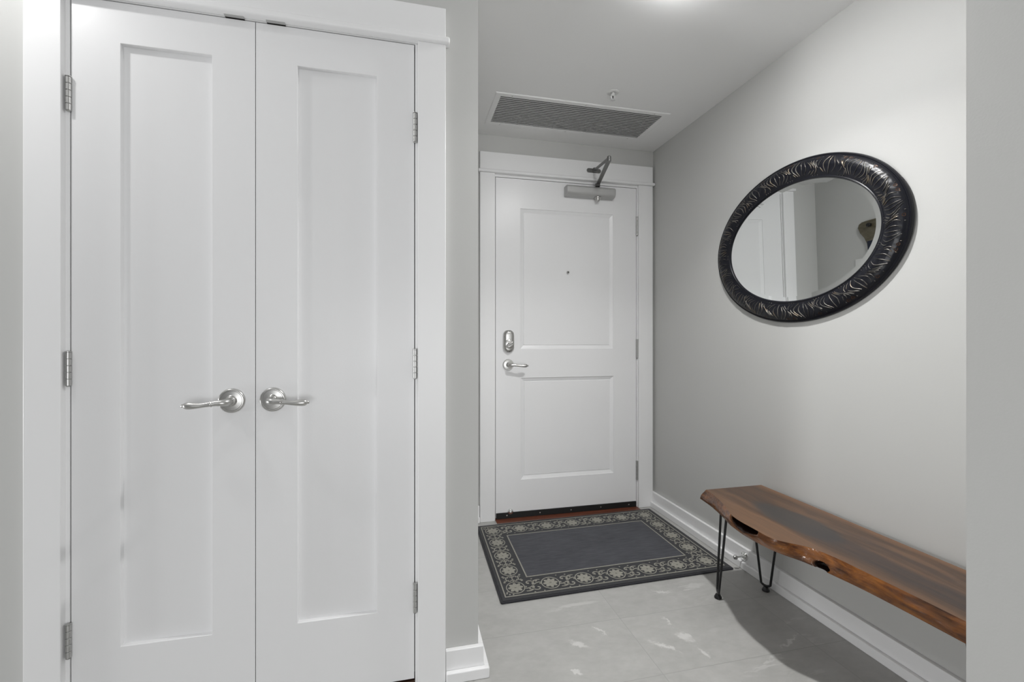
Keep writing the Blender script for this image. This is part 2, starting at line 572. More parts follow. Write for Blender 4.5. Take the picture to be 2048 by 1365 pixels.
entry_trim = casing('trim_1', 'white casing with projecting head bead around the entrance door', BY, 0.436, 1.5575, 0.524, 1.459, DZ1 + 0.018, 0.104, 0.0, 0.018,
                    [((JX0, BY - 0.002, 0), (DX0 - 0.003, BY + 0.11, DZ1 + 0.003)), ((DX1 + 0.003, BY - 0.002, 0), (JX1, BY + 0.11, DZ1 + 0.003)),
                     ((JX0, BY - 0.002, DZ1 + 0.003), (JX1, BY + 0.11, JZ1)),
                     ((DX0 - 0.003, BY + 0.048, 0), (DX0 + 0.012, BY + 0.11, DZ1 + 0.003)), ((DX1 - 0.012, BY + 0.048, 0), (DX1 + 0.003, BY + 0.11, DZ1 + 0.003)),
                     ((DX0, BY + 0.048, DZ1 - 0.012), (DX1, BY + 0.11, DZ1 + 0.003))])
closet_trim = casing('trim_2', 'white casing with projecting head bead around the double closet doors', WY, -0.9605, 0.1285, CX0 - 0.013, CX1 + 0.011, CZ1 + 0.004, 0.094, 0.0, 0.019,
                     [((CX0 - 0.022, WY - 0.001, 0), (CX0 - 0.003, WY + 0.11, CZ1 + 0.003)), ((CX1 + 0.003, WY - 0.001, 0), (CX1 + 0.022, WY + 0.11, CZ1 + 0.003)),
                      ((CX0 - 0.022, WY - 0.001, CZ1 + 0.003), (CX1 + 0.022, WY + 0.11, CZ1 + 0.022)),
                      ((CX0 - 0.003, WY + 0.042, 0), (CX0 + 0.012, WY + 0.06, CZ1)), ((CX1 - 0.012, WY + 0.042, 0), (CX1 + 0.003, WY + 0.06, CZ1)),
                      ((CX0, WY + 0.042, CZ1 - 0.012), (CX1, WY + 0.06, CZ1 + 0.003))])
for xa in (-0.497, -0.388):
    b = MB()
    b.box((xa, WY - 0.013, CZ1 + 0.0024), (xa + 0.050, WY - 0.003, CZ1 + 0.0042), 1)
    b.box((xa, WY - 0.003, CZ1 + 0.0020), (xa + 0.050, WY + 0.02, CZ1 + 0.0042), 0)
    b.build('catch_plate', [M['dark_metal'], M['closer']], closet_trim)['label'] = 'metal catch plate over the closet doors'
b = MB()
b.box((DX0 - 0.004, BY - 0.062, 0.0), (DX1 + 0.004, BY + 0.11, 0.004))
structure('trim_4', b, M['threshold'], 'red-brown wooden threshold under the entrance door', 'threshold', bevel=0.002)


# ------------------------------------------------------------------ doors
def leaf(root, name, m, x0, x1, z0, z1, yf, thick, panels, steps):
    b = MB()
    xs = sorted({x0, x1} | {q for p in panels for q in (p[0], p[1])})
    zs = sorted({z0, z1} | {q for p in panels for q in (p[2], p[3])})
    for i in range(len(xs) - 1):
        for j in range(len(zs) - 1):
            cx, cz = (xs[i] + xs[i + 1]) / 2, (zs[j] + zs[j + 1]) / 2
            if any(p[0] < cx < p[1] and p[2] < cz < p[3] for p in panels):
                continue
            b.face(((xs[i], yf, zs[j]), (xs[i + 1], yf, zs[j]), (xs[i + 1], yf, zs[j + 1]), (xs[i], yf, zs[j + 1])))
    for p in panels:
        rings = []
        for ins, dep in [(0, 0)] + steps:
            rings.append([(p[0] + ins, yf + dep, p[2] + ins), (p[1] - ins, yf + dep, p[2] + ins), (p[1] - ins, yf + dep, p[3] - ins), (p[0] + ins, yf + dep, p[3] - ins)])
        b.loft(rings, cap0=False)
    yb = yf + thick
    b.face(((x0, yb, z0), (x0, yb, z1), (x1, yb, z1), (x1, yb, z0)))
    b.face(((x0, yf, z0), (x0, yf, z1), (x0, yb, z1), (x0, yb, z0)))
    b.face(((x1, yf, z0), (x1, yb, z0), (x1, yb, z1), (x1, yf, z1)))
    b.face(((x0, yf, z0), (x0, yb, z0), (x1, yb, z0), (x1, yf, z0)))
    b.face(((x0, yf, z1), (x1, yf, z1), (x1, yb, z1), (x0, yb, z1)))
    bmesh.ops.remove_doubles(b.bm, verts=b.bm.verts, dist=1e-5)
    return b.build(name, m, root, smooth=20)


def hinge(root, x, y, z, ln, r, leafdir):
    """barrel of five knuckles with pin heads and two thin leaves"""
    b = MB()
    n = 5
    s = ln / n
    for k in range(n):
        za = z - ln / 2 + k * s
        b.lathe((x, y, za + 0.0005), (0, 0, 1), [(r * 0.86, 0), (r, 0.0008), (r, s - 0.0018), (r * 0.86, s - 0.001)], 16)
    b.lathe((x, y, z - ln / 2), (0, 0, 1), [(r * 0.7, 0), (r * 0.7, ln)], 12)
    b.lathe((x, y, z + ln / 2), (0, 0, 1), [(r * 1.12, 0), (r * 1.12, 0.002), (r * 0.5, 0.0035)], 16)
    b.lathe((x, y, z - ln / 2), (0, 0, -1), [(r * 0.9, 0), (r * 0.5, 0.0025)], 16)
    b.box((x - 0.0012, y, z - ln / 2), (x + 0.0012, y + 0.022, z + ln / 2))
    b.box((x, y + r * 0.4, z - ln / 2), (x + leafdir * 0.007, y + r * 0.4 + 0.0015, z + ln / 2))
    return b.build('hinge', M['hinge'], root)


def lever(root, x, y, z, sgn, ros=0.035, ln=0.108, out=0.050, k=1.0):
    """rose with stepped rim on the door face at y; the lever points along sgn * x"""
    b = MB()
    b.lathe((x, y, z), (0, -1, 0), [(ros, 0), (ros, 0.005), (ros * 0.97, 0.0078), (ros * 0.90, 0.0095), (ros * 0.83, 0.0095), (ros * 0.79, 0.0078), (ros * 0.74, 0.0080),
                                    (ros * 0.45, 0.0090), (ros * 0.40, 0.0105), (ros * 0.38, 0.0165), (ros * 0.33, 0.0185), (ros * 0.28, 0.019)], 48)
    rose = b.build('lever_handle', M['nickel'], root)
    pts, rad = [], []
    for i in range(7):
        pts.append((x, y - 0.016 - (out - 0.028) * i / 6, z))
        rad.append(0.0105 * k)
    for i in range(1, 9):
        a = PI / 2 * i / 8
        pts.append((x + sgn * 0.014 * (1 - math.cos(a)), y - out + 0.012 - 0.012 * math.sin(a), z - 0.0005 * i / 8))
        rad.append(lerp(0.0105, 0.0085, i / 8) * k)
    prof = [(0.10, 0.0080), (0.16, 0.0076), (0.205, 0.0076), (0.22, 0.0090), (0.235, 0.0090), (0.25, 0.0070), (0.40, 0.0064), (0.52, 0.0070), (0.66, 0.0088), (0.78, 0.0100),
            (0.86, 0.0096), (0.91, 0.0076), (0.935, 0.0048), (0.95, 0.0040), (0.97, 0.0048), (0.985, 0.0042), (1.0, 0.0012)]
    x1 = 0.014
    for f, r in prof:
        d = lerp(x1, ln, f)
        pts.append((x + sgn * d, y - out - 0.004 * math.sin(PI * f), z - 0.006 * smoothstep(0, 0.6, f) + 0.001 * f))
        rad.append(r * k)
    b = MB()
    b.tube(pts, rad, 20)
    b.build('lever', M['nickel'], rose)
    return rose


# closet doors
mid = -0.4185
PAN = [(0.012, 0.0)]
left = thing('door_2', (CX0, WY, 0), 'white closet door with tall recessed panel, the left one of the pair', 'closet door', kind='structure')
leaf(left, 'door_leaf', M['door'], CX0, mid - 0.001, CZ0, CZ1, WY, 0.036, [(-0.7545, -0.5305, 0.236, 1.889)], [(0.0008, 0.001), (0.0015, 0.0150)])
lever(left, -0.4795, WY, 0.902, -1)
for z in (1.733, 0.999, 0.273):
    hinge(left, CX0 - 0.0035, WY - 0.006, z, 0.090, 0.0063, -1)
right = thing('door_3', (CX1, WY, 0), 'white closet door with tall recessed panel, the right one of the pair', 'closet door', kind='structure')
leaf(right, 'door_leaf', M['door'], mid + 0.001, CX1, CZ0, CZ1, WY, 0.036, [(-0.3065, -0.0798, 0.236, 1.889)], [(0.0008, 0.001), (0.0015, 0.0150)])
lever(right, -0.3715, WY, 0.902, 1)
for z in (1.738, 1.001, 0.270):
    hinge(right, CX1 + 0.0030, WY - 0.006, z, 0.090, 0.0063, 1)

# entrance door
entry = thing('door_1', (DX0, BY, 0), 'white two-panel entrance door at the end of the hall', 'door', kind='structure')
MOULD = [(0.002, 0.0035), (0.005, 0.0045), (0.020, 0.0105), (0.0225, 0.0115), (0.0245, 0.0085)]
leaf(entry, 'door_leaf', M['door'], DX0, DX1, 0.010, DZ1, BY, 0.044, [(0.684, 1.292, 1.017, 1.866), (0.687, 1.295, 0.229, 0.843)], MOULD)
for z in (1.800, 1.014, 0.236):
    hinge(entry, DX1 + 0.004, BY - 0.006, z, 0.118, 0.0072, 1)
lever(entry, 0.609, BY, 0.924, 1, ros=0.033, ln=0.112, out=0.052)


def stadium(cx, cz, w, h, r, y, n=8):
    pts = []
    for sx, sz, a0 in ((1, 1, 0), (-1, 1, 90), (-1, -1, 180), (1, -1, 270)):
        for i in range(n + 1):
            a = math.radians(a0 + 90 * i / n)
            pts.append((cx + sx * (w / 2 - r) + r * math.cos(a), y, cz + sz * (h / 2 - r) + r * math.sin(a)))
    return pts


b = MB()
rings = []
for ins, dep, rr in ((0, 0, 0.031), (0, 0.010, 0.031), (0.003, 0.016, 0.029), (0.008, 0.0215, 0.025), (0.016, 0.024, 0.017), (0.026, 0.0245, 0.007)):
    rings.append(stadium(0.611, 1.064, 0.066 - 2 * ins, 0.136 - 2 * ins, rr, BY - dep))
b.loft(rings)
b.lathe((0.611, BY - 0.0215, 1.048), (0, -1, 0), [(0.0285, 0), (0.0285, 0.003), (0.026, 0.005), (0.014, 0.0065)], 40)
bolt = b.build('deadbolt', M['nickel'], entry, smooth=50)
b = MB()
pts, rad = [], []
a = math.radians(32)
for f, r in ((-1, 0.002), (-0.96, 0.0058), (-0.7, 0.0082), (-0.2, 0.0066), (0.2, 0.0066), (0.7, 0.0082), (0.96, 0.0058), (1, 0.002)):
    pts.append((0.611 + 0.022 * f * math.cos(a), BY - 0.038, 1.048 + 0.022 * f * math.sin(a)))
    rad.append(r)
b.tube(pts, rad, 14, flat=0.8)
b.lathe((0.611, BY - 0.026, 1.048), (0, -1, 0), [(0.011, 0), (0.008, 0.006), (0.007, 0.012)], 20)
b.build('thumb_turn', M['nickel'], bolt)
for zz in (1.121, 1.004):
    b = MB()
    b.lathe((0.611, BY - 0.0195, zz), (0, -1, 0), [(0.0038, 0), (0.0038, 0.003), (0.002, 0.0036)], 14)
    b.build('screw', M['dark_metal'], bolt)
b = MB()
b.lathe((0.989, BY, 1.490), (0, -1, 0), [(0.0085, 0), (0.0085, 0.002), (0.007, 0.0035), (0.0045, 0.0035), (0.004, 0.001)], 24)
peep = b.build('peephole', M['nickel'], entry)
b = MB()
b.lathe((0.989, BY - 0.0012, 1.490), (0, -1, 0), [(0.0042, 0), (0.0038, 0.0012), (0.002, 0.002)], 16)
b.build('peephole_lens', M['black'], peep)
b = MB()
b.box((DX0 + 0.002, BY - 0.007, 0.0045), (DX1 - 0.002, BY, 0.039))
sweep = b.build('door_sweep', M['black'], entry, bevel=0.001)
sweep['label'] = 'black rubber sweep strip along the door bottom'
for xs in (0.600, 0.806, 1.006, 1.204, 1.396):
    b = MB()
    b.lathe((xs, BY - 0.007, 0.022), (0, -1, 0), [(0.0042, 0), (0.0036, 0.0014), (0.001, 0.002)], 14)
    b.build('screw', M['nickel'], sweep)
b = MB()
b.lathe((0.622, BY, 0.044), (0, -1, 0), [(0.0165, 0), (0.0165, 0.005), (0.0145, 0.010), (0.009, 0.013), (0.0075, 0.018), (0.004, 0.020)], 28)
b.build('door_holder', M['chrome'], entry)
# closer
b = MB()
cxa, cxb = 0.962, 1.284
prof = [(BY, 1.952), (BY, 2.016), (BY - 0.046, 2.016), (BY - 0.056, 2.008), (BY - 0.056, 1.978), (BY - 0.050, 1.966), (BY - 0.040, 1.958)]
b.prism([(cxa, y, z) for y, z in prof], (cxb - cxa, 0, 0))
closer = b.build('door_closer', M['closer'], entry, bevel=0.005, seg=3)
px, py = 1.172, BY - 0.030
b = MB()
b.lathe((px, py, 1.957), (0, 0, -1), [(0.021, 0), (0.021, 0.004), (0.015, 0.007), (0.0135, 0.018), (0.010, 0.024), (0.004, 0.025)], 24)
b.build('valve_cap', M['nickel'], closer)
b = MB()
b.lathe((px, py, 2.016), (0, 0, 1), [(0.013, 0), (0.013, 0.010)], 20, mi=1)
b.lathe((px, py, 2.026), (0, 0, 1), [(0.016, 0), (0.016, 0.014), (0.010, 0.018)], 20)
el = Vector((1.096, 2.318, 2.064))


def bar(b, p, q, w, th):
    p, q = Vector(p), Vector(q)
    d = (q - p).normalized()
    s = d.cross(Vector((0, 0, 1))).normalized()
    u = s.cross(d)
    n = 6
    rings = []
    for c in (p, q):
        rings.append([c + s * w / 2 + u * th / 2, c - s * w / 2 + u * th / 2, c - s * w / 2 - u * th / 2, c + s * w / 2 - u * th / 2])
    b.loft(rings)


bar(b, (px, py, 2.036), el + Vector((0, 0, -0.004)), 0.022, 0.008)
b.build('main_arm', [M['arm'], M['black']], closer)
shoe = Vector((1.150, BY - 0.019 - 0.020, 2.124))
b = MB()
bar(b, el + Vector((0, 0, 0.006)), shoe, 0.016, 0.008)
b.lathe(el + Vector((0, 0, -0.012)), (0, 0, 1), [(0.011, 0), (0.011, 0.026), (0.007, 0.030)], 18)
b.build('forearm', M['arm'], closer)
b = MB()
hy = BY - 0.020
b.prism([(p[0], hy, p[2]) for p in stadium(1.150, 2.124, 0.094, 0.026, 0.0125, hy)], (0, -0.005, 0))
b.box((1.138, hy - 0.030, 2.114), (1.162, hy - 0.004, 2.134))
b.build('arm_bracket', M['arm'], closer, bevel=0.001)

# ------------------------------------------------------------------ ceiling vent, sprinkler, lamps
vent = thing('ceiling_vent', ((VX0 + VX1) / 2, (VY0 + VY1) / 2, CEIL), 'long white return air vent with dark slots in the ceiling', 'vent')
fx0, fx1, fy0, fy1 = 0.440, 1.396, 2.196, 2.536
b = MB()
outer = [(fx0, fy0), (fx1, fy0), (fx1, fy1), (fx0, fy1)]


def rect(x0, y0, x1, y1, z):
    return [(x0, y0, z), (x1, y0, z), (x1, y1, z), (x0, y1, z)]


b.loft([rect(fx0, fy0, fx1, fy1, CEIL), rect(fx0, fy0, fx1, fy1, CEIL - 0.0012), rect(fx0 + 0.004, fy0 + 0.004, fx1 - 0.004, fy1 - 0.004, CEIL - 0.0038),
        rect(VX0 - 0.004, VY0 - 0.004, VX1 + 0.004, VY1 + 0.004, CEIL - 0.0038), rect(VX0, VY0, VX1, VY1, CEIL - 0.003), rect(VX0, VY0, VX1, VY1, CEIL + 0.05)], cap0=False, cap1=False)
b.build('vent_frame', M['ceiling'], vent, smooth=20)
b = MB()
ns = 15
sw = (VY1 - VY0 - 0.008) / ns
for k in range(ns):
    yy = VY0 + 0.008 + sw * k
    b.prism([(VX0, yy, CEIL - 0.003), (VX0, yy + 0.0090, CEIL - 0.0035), (VX0, yy + 0.0090, CEIL - 0.0020), (VX0, yy, CEIL - 0.001)], (VX1 - VX0, 0, 0))
b.build('blades', M['slat'], vent, smooth=0)
for xx in (0.622, 0.830, 1.030, 1.218):
    b = MB()
    b.box((xx - 0.003, VY0, CEIL - 0.001), (xx + 0.003, VY1, CEIL + 0.02))
    b.build('cross_bar', M['duct'], vent)
b = MB()
b.loft([rect(VX0, VY0, VX1, VY1, CEIL + 0.02), rect(VX0, VY0, VX1, VY1, CEIL + 0.25)], cap0=False)
b.build('duct', M['duct'], vent, fix=False)
for sx, sy in ((0.525, 2.212), (0.915, 2.212), (1.31, 2.212), (0.525, 2.520), (0.915, 2.520), (1.31, 2.520)):
    b = MB()
    b.lathe((sx, sy, CEIL - 0.0038), (0, 0, -1), [(0.0035, 0), (0.003, 0.0012), (0.001, 0.0016)], 12)
    b.build('screw', M['hinge'], vent)

sx, sy = 1.000, 2.072
spr = thing('fire_sprinkler', (sx, sy, CEIL), 'small white fire sprinkler head hanging from the ceiling near the vent', 'sprinkler')
b = MB()
b.lathe((sx, sy, CEIL), (0, 0, -1), [(0.029, 0), (0.029, 0.002), (0.024, 0.005), (0.020, 0.006), (0.017, 0.004), (0.013, 0.002)], 32)
b.build('escutcheon', M['plastic'], spr)
b = MB()
b.lathe((sx, sy, CEIL - 0.001), (0, 0, -1), [(0.009, 0), (0.009, 0.010), (0.006, 0.013), (0.0055, 0.017)], 20)
b.tube([(sx - 0.008, sy, CEIL - 0.012), (sx - 0.010, sy, CEIL - 0.022), (sx - 0.006, sy, CEIL - 0.032), (sx, sy, CEIL - 0.036)], 0.0022, 8)
b.tube([(sx + 0.008, sy, CEIL - 0.012), (sx + 0.010, sy, CEIL - 0.022), (sx + 0.006, sy, CEIL - 0.032), (sx, sy, CEIL - 0.036)], 0.0022, 8)
b.lathe((sx, sy, CEIL - 0.036), (0, 0, -1), [(0.004, 0), (0.012, 0.001), (0.012, 0.0022), (0.003, 0.003)], 24)
b.build('sprinkler_body', M['plastic'], spr)
b = MB()
b.lathe((sx, sy, CEIL - 0.017), (0, 0, -1), [(0.0022, 0), (0.0022, 0.019)], 10)
b.build('heat_bulb', M['dark_metal'], spr)


def downlight(x, y, power, spread, label, lens='lens'):
    root = thing('ceiling_downlight', (x, y, CEIL), label, 'ceiling light', 'round ceiling downlights')
    b = MB()
    b.lathe((x, y, CEIL), (0, 0, -1), [(0.056, 0), (0.056, 0.003), (0.052, 0.006), (0.043, 0.006)], 40)
    b.build('trim_ring', M['plastic'], root)
    b = MB()
    b.lathe((x, y, CEIL - 0.004), (0, 0, -1), [(0.0435, 0), (0.0435, 0.004), (0.036, 0.009), (0.02, 0.012), (0.004, 0.013)], 40)
    b.build('lens', M[lens], root)
    ld = bpy.data.lights.new('downlight_beam', 'AREA')
    ld.shape = 'DISK'
    ld.size = 0.075
    ld.spread = math.radians(spread)
    ld.energy = power
    ld.color = LAMP_COLOR
    lo = bpy.data.objects.new('downlight_beam', ld)
    COL.objects.link(lo)
    lo.parent = root
    lo.location = (0, 0, -0.020)
    return root


downlight(*HALL_LAMP, 'round white ceiling downlight above the bench, just above the top of the picture')
downlight(*CLOSET_LAMP, 'round white ceiling downlight in front of the left closet door', 'lens_closet')

# ------------------------------------------------------------------ oval mirror
MY, MZ = 1.566, 1.474
mir = thing('oval_mirror', (RX - 0.004, MY, MZ), 'oval mirror with wide carved black frame on the right wall above the bench', 'mirror')
TILT = math.radians(1.2)
AO, BO, AI, BI = 0.4575, 0.328, 0.362, 0.238
MP = WPOS[mir]


def mp(th, r, h):
    """frame surface: angle, 0 (outer) .. 1 (inner), height above the wall"""
    a, c = lerp(AO, AI, r), lerp(BO, BI, r)
    return MP + Vector((-h, a * math.cos(th), c * math.sin(th)))


def fh(r):
    tab = [(0.0, 0.0), (0.004, 0.006), (0.02, 0.0100), (0.05, 0.0122), (0.075, 0.0112), (0.09, 0.0102), (0.115, 0.0135), (0.20, 0.0195), (0.34, 0.0245), (0.46, 0.0260),
           (0.60, 0.0246), (0.74, 0.0208), (0.84, 0.0165), (0.885, 0.0142), (0.905, 0.0147), (0.935, 0.0165), (0.965, 0.0150), (0.985, 0.0125), (1.0, 0.0070)]
    return interp(tab, r)


NREP = 20


def carve(th, r):
    """shallow feather flutes in the carved band"""
    w = smoothstep(0.12, 0.24, r) * (1 - smoothstep(0.76, 0.87, r))
    u = th * NREP / (2 * PI)
    f = (u - math.floor(u)) - 0.5
    s = 0.5 + 0.5 * math.cos(2 * PI * (f + 0.16 * math.sin(PI * (r - 0.5) * 1.6)) * 4)
    return -0.0005 * w * s


NT_, NR_ = 960, 44
rs = [0.0, 0.004, 0.012, 0.02, 0.035, 0.05, 0.07, 0.085, 0.10, 0.115] + [0.13 + 0.72 * i / 24 for i in range(25)] + [0.87, 0.885, 0.905, 0.92, 0.935, 0.95, 0.965, 0.985, 1.0]
b = MB()
b.loft([[mp(2 * PI * k / NT_, r, fh(r) + carve(2 * PI * k / NT_, r)) for k in range(NT_)] for r in rs], cap0=False, cap1=False)
frame = b.build('mirror_frame', M['frame'], mir, smooth=60)
b = MB()


def strand(fun, r0, r1, wid, up=0.0012):
    n = 14
    pts, rad = [], []
    for i in range(n + 1):
        q = i / n
        r = lerp(r0, r1, q)
        th = fun(r)
        pts.append(mp(th, r, fh(r) + carve(th, r) * 0.4 + up * 0.5))
        rad.append(wid * (0.25 + 0.75 * math.sin(PI * min(1, max(0.0, q * 0.94 + 0.03))) ** 0.6))
    b.tube(pts, rad, 6)


def flow(phi):
    """strands gather into pinched sheaves and part again, never crossing"""
    u = phi * NREP / (2 * PI)
    f = u - math.floor(u)
    sg = 1 if int(math.floor(u)) % 2 else -1
    return lambda r: phi + 2 * PI / NREP * (-0.125 * math.sin(2 * PI * f) * math.cos(2 * PI * (r - 0.5)) + 0.13 * math.sin(2 * PI * (r - 0.47)) * (0.6 + 0.4 * math.cos(2 * PI * f)))


PER = 9
for k in range(NREP):
    for j in range(PER):
        f = (j + random.uniform(-0.18, 0.18)) / PER
        fun = flow(2 * PI * (k + f + 0.5) / NREP)
        near = min(f % 1, 1 - f % 1) < 0.23
        if near:
            strand(fun, random.uniform(0.15, 0.24), random.uniform(0.72, 0.84), random.uniform(0.0013, 0.0021))
        else:
            m = random.uniform(0.42, 0.60)
            if random.random() < 0.75:
                strand(fun, random.uniform(0.24, 0.32), m, random.uniform(0.0015, 0.0023))
            if random.random() < 0.75:
                strand(fun, m + random.uniform(0.03, 0.10), random.uniform(0.76, 0.84), random.uniform(0.0013, 0.0020))
    for off, r0 in ((0.32, 0.135), (0.68, 0.14), (0.42, 0.845), (0.52, 0.85), (0.62, 0.845)):
        fun = lambda r, off=off: 2 * PI * (k + 0.5 + off) / NREP
        strand(fun, r0, r0 + 0.040, 0.0014)
for k in range(NREP):
    c = 2 * PI * (k + 0.5) / NREP
    for off in ((0.5,) if k % 2 else (0.42, 0.60)):
        th = c + 2 * PI / NREP * (off + random.uniform(-0.03, 0.03))
        ring = []
        for i in range(12):
            aa = 2 * PI * i / 12
            r = 0.195 + 0.052 * math.cos(aa)
            t2 = th + 0.014 * math.sin(aa) * (1.2 - 0.5 * math.cos(aa))
            ring.append((t2, r))
        ctr = mp(th, 0.205, fh(0.205) - 0.001)
        vs = [b.bm.verts.new(mp(t2, r, fh(r) + 0.0006)) for t2, r in ring]
        vc = b.bm.verts.new(ctr)
        for i in range(12):
            b.bm.faces.new((vs[i], vs[(i + 1) % 12], vc)).material_index = 1
b.build('carved_relief', [M['ridge'], M['groove']], frame, smooth=80)['label'] = 'worn silver and bronze ridges of the carved frame'
b = MB()
n = 240
GH = 0.0105


def ell(sc, h, da=0.0):
    return [MP + Vector((-h, (AI * 1.0 + da) * math.cos(2 * PI * k / n), (BI * 1.0 + da) * math.sin(2 * PI * k / n))) for k in range(n)]


b.loft([ell(1, GH - 0.0045, 0.004), ell(1, GH - 0.0012, 0.0), ell(1, GH, -0.017)], cap0=False)
b.build('mirror_glass', M['mirror'], mir, smooth=0, fix=False)
for p in bpy.data.objects['mirror_glass'].data.polygons:
    pass
mir.rotation_euler = (0, -TILT, 0)
mir.location.x = RX - 0.0075

# ------------------------------------------------------------------ bench
bench = thing('live_edge_bench', (1.40, 1.23, 0), 'live-edge walnut slab bench on black hairpin legs along the right wall', 'bench')
ZT, ZB = 0.425, 0.380
FT = sorted([(1.735, 1.276), (1.700, 1.270), (1.668, 1.262), (1.610, 1.245), (1.546, 1.222), (1.500, 1.200), (1.471, 1.186), (1.440, 1.177), (1.405, 1.172), (1.365, 1.172), (1.327, 1.172), (1.290, 1.170), (1.262, 1.172),
             (1.238, 1.184), (1.217, 1.205), (1.198, 1.226), (1.169, 1.245), (1.121, 1.253), (1.098, 1.257), (1.005, 1.260), (0.918, 1.263), (0.857, 1.265), (0.63, 1.268)])
FB = sorted([(1.735, 1.262), (1.666, 1.248), (1.574, 1.223), (1.477, 1.190), (1.394, 1.177), (1.334, 1.177), (1.271, 1.184), (1.231, 1.196), (1.198, 1.214),
             (1.154, 1.226), (1.102, 1.233), (1.038, 1.243), (0.996, 1.247), (0.908, 1.251), (0.63, 1.256)])
FBK = sorted([(1.735, 1.556), (1.392, 1.553), (1.164, 1.549), (1.047, 1.547), (0.63, 1.542)])


def smooth_tab(tab, y, w=0.022):
    return sum(interp(tab, y + d * w) * k for d, k in ((-1, 0.25), (-0.5, 0.5), (0, 0.5), (0.5, 0.5), (1, 0.25))) / 2.0


from mathutils import noise as mn
NY = 420
NF = 22
NTOP = 16
b = MB()
bark = b.bm.verts.layers.float.new('bark')
rings, barks = [], []
y0b, y1b = 0.634, 1.735
for i in range(NY + 1):
    y = lerp(y0b, y1b, i / NY)
    ft, fb, bk = smooth_tab(FT, y), smooth_tab(FB, y), interp(FBK, y)
    ring, bv = [], []
    for k in range(NTOP + 1):
        bv.append(0.0)
        ring.append(Vector((lerp(bk, ft, k / NTOP), y, ZT)))
    for k in range(1, NF + 1):
        t_ = k / NF
        x = lerp(ft, fb, t_) - 0.007 * math.sin(PI * t_)
        nz = mn.noise(Vector((3.1, y * 13, t_ * 1.6))) * 0.0040 + mn.noise(Vector((9.1, y * 40, t_ * 3.2))) * 0.0014
        x += nz * math.sin(PI * min(1, t_ * 1.1 + 0.02))
        # hollow under the top edge
        hw = smoothstep(1.318, 1.335, y) * (1 - smoothstep(1.455, 1.475, y))
        lo = 0.24 + 0.46 * math.sin(PI * min(1, max(0, (y - 1.318) / 0.157))) ** 0.8
        if t_ < lo:
            x += 0.042 * hw * smoothstep(0.0, 0.05, t_) * (1 - smoothstep(0.18, lo, t_))
        h2 = max(0.0, 1 - ((y - 1.132) / 0.026) ** 2 - ((t_ - 0.80) / 0.34) ** 2)
        x += 0.022 * smoothstep(0.0, 0.75, h2) * (1 - 0.65 * smoothstep(0.80, 1.0, t_))
        yw = smoothstep(1.316, 1.330, y) * (1 - smoothstep(1.462, 1.478, y))
        bv.append(max(yw * (1 - smoothstep(lo - 0.05, lo + 0.02, t_)), smoothstep(0.0, 0.30, h2)))
        ring.append(Vector((x, y + 0.022 * t_ * smoothstep(1.64, 1.735, y), lerp(ZT, ZB, t_))))
    for k in range(1, 5):
        ring.append(Vector((lerp(ring[NTOP + NF].x, bk, k / 4), lerp(ring[NTOP + NF].y, y, k / 4), ZB)))
    rings.append(ring)
    barks.append(bv + [0.0] * 4)
vr = b.loft(rings, cap0=True, cap1=True)
n = len(rings[0])
for vrow, brow in zip(vr, barks):
    for v, q in zip(vrow, brow):
        v[bark] = q
b.bm.faces.ensure_lookup_table()
fi = 0
for i in range(NY):
    for k in range(n):
        b.bm.faces[fi].material_index = 0 if k < NTOP else 1
        fi += 1
slab = b.build('slab', [M['wood_top'], M['wood_edge']], bench, smooth=42)


def hairpin(x, y, wallside):
    """two rods from a plate under the slab that meet in a foot"""
    b = MB()
    k = 1 if y > 1.2 else -1
    if wallside:
        ends = [(x - 0.030, y + k * 0.050), (x + 0.026, y - k * 0.055)]
    else:
        ends = [(x + 0.044, y + k * 0.036), (x - 0.010, y - k * 0.066)]
    f = Vector((x, y, 0.015))
    A, Bq = Vector((*ends[0], ZB - 0.003)), Vector((*ends[1], ZB - 0.003))
    w = Vector((A.x - Bq.x, A.y - Bq.y, 0)).normalized()
    ra = 0.013
    path = []
    fa, fb_ = f + w * ra * 1.4 + Vector((0, 0, ra * 1.1)), f - w * ra * 1.4 + Vector((0, 0, ra * 1.1))
    for i in range(13):
        path.append(A.lerp(fa, i / 12))
    for i in range(1, 10):
        q = i / 10
        path.append(fa.lerp(f, q).lerp(f.lerp(fb_, q), q))
    for i in range(13):
        path.append(fb_.lerp(Bq, i / 12))
    b.tube(path, 0.0048, 12)
    c = (A + Bq) / 2
    b.box((min(A.x, Bq.x) + 0.004, min(A.y, Bq.y) + 0.004, ZB - 0.0040), (max(A.x, Bq.x) - 0.004, max(A.y, Bq.y) - 0.004, ZB - 0.0002))
    leg = b.build('leg', M['leg'], bench)
    b = MB()
    b.lathe((x, y, 0.0), (0, 0, 1), [(0.0125, 0), (0.0148, 0.002), (0.0148, 0.007), (0.0120, 0.011), (0.0100, 0.016), (0.007, 0.019)], 24)
    b.build('foot', M['leg'], leg)


for yy in (1.654, 0.715):
    hairpin(1.272, yy, False)
    hairpin(1.507, yy, True)

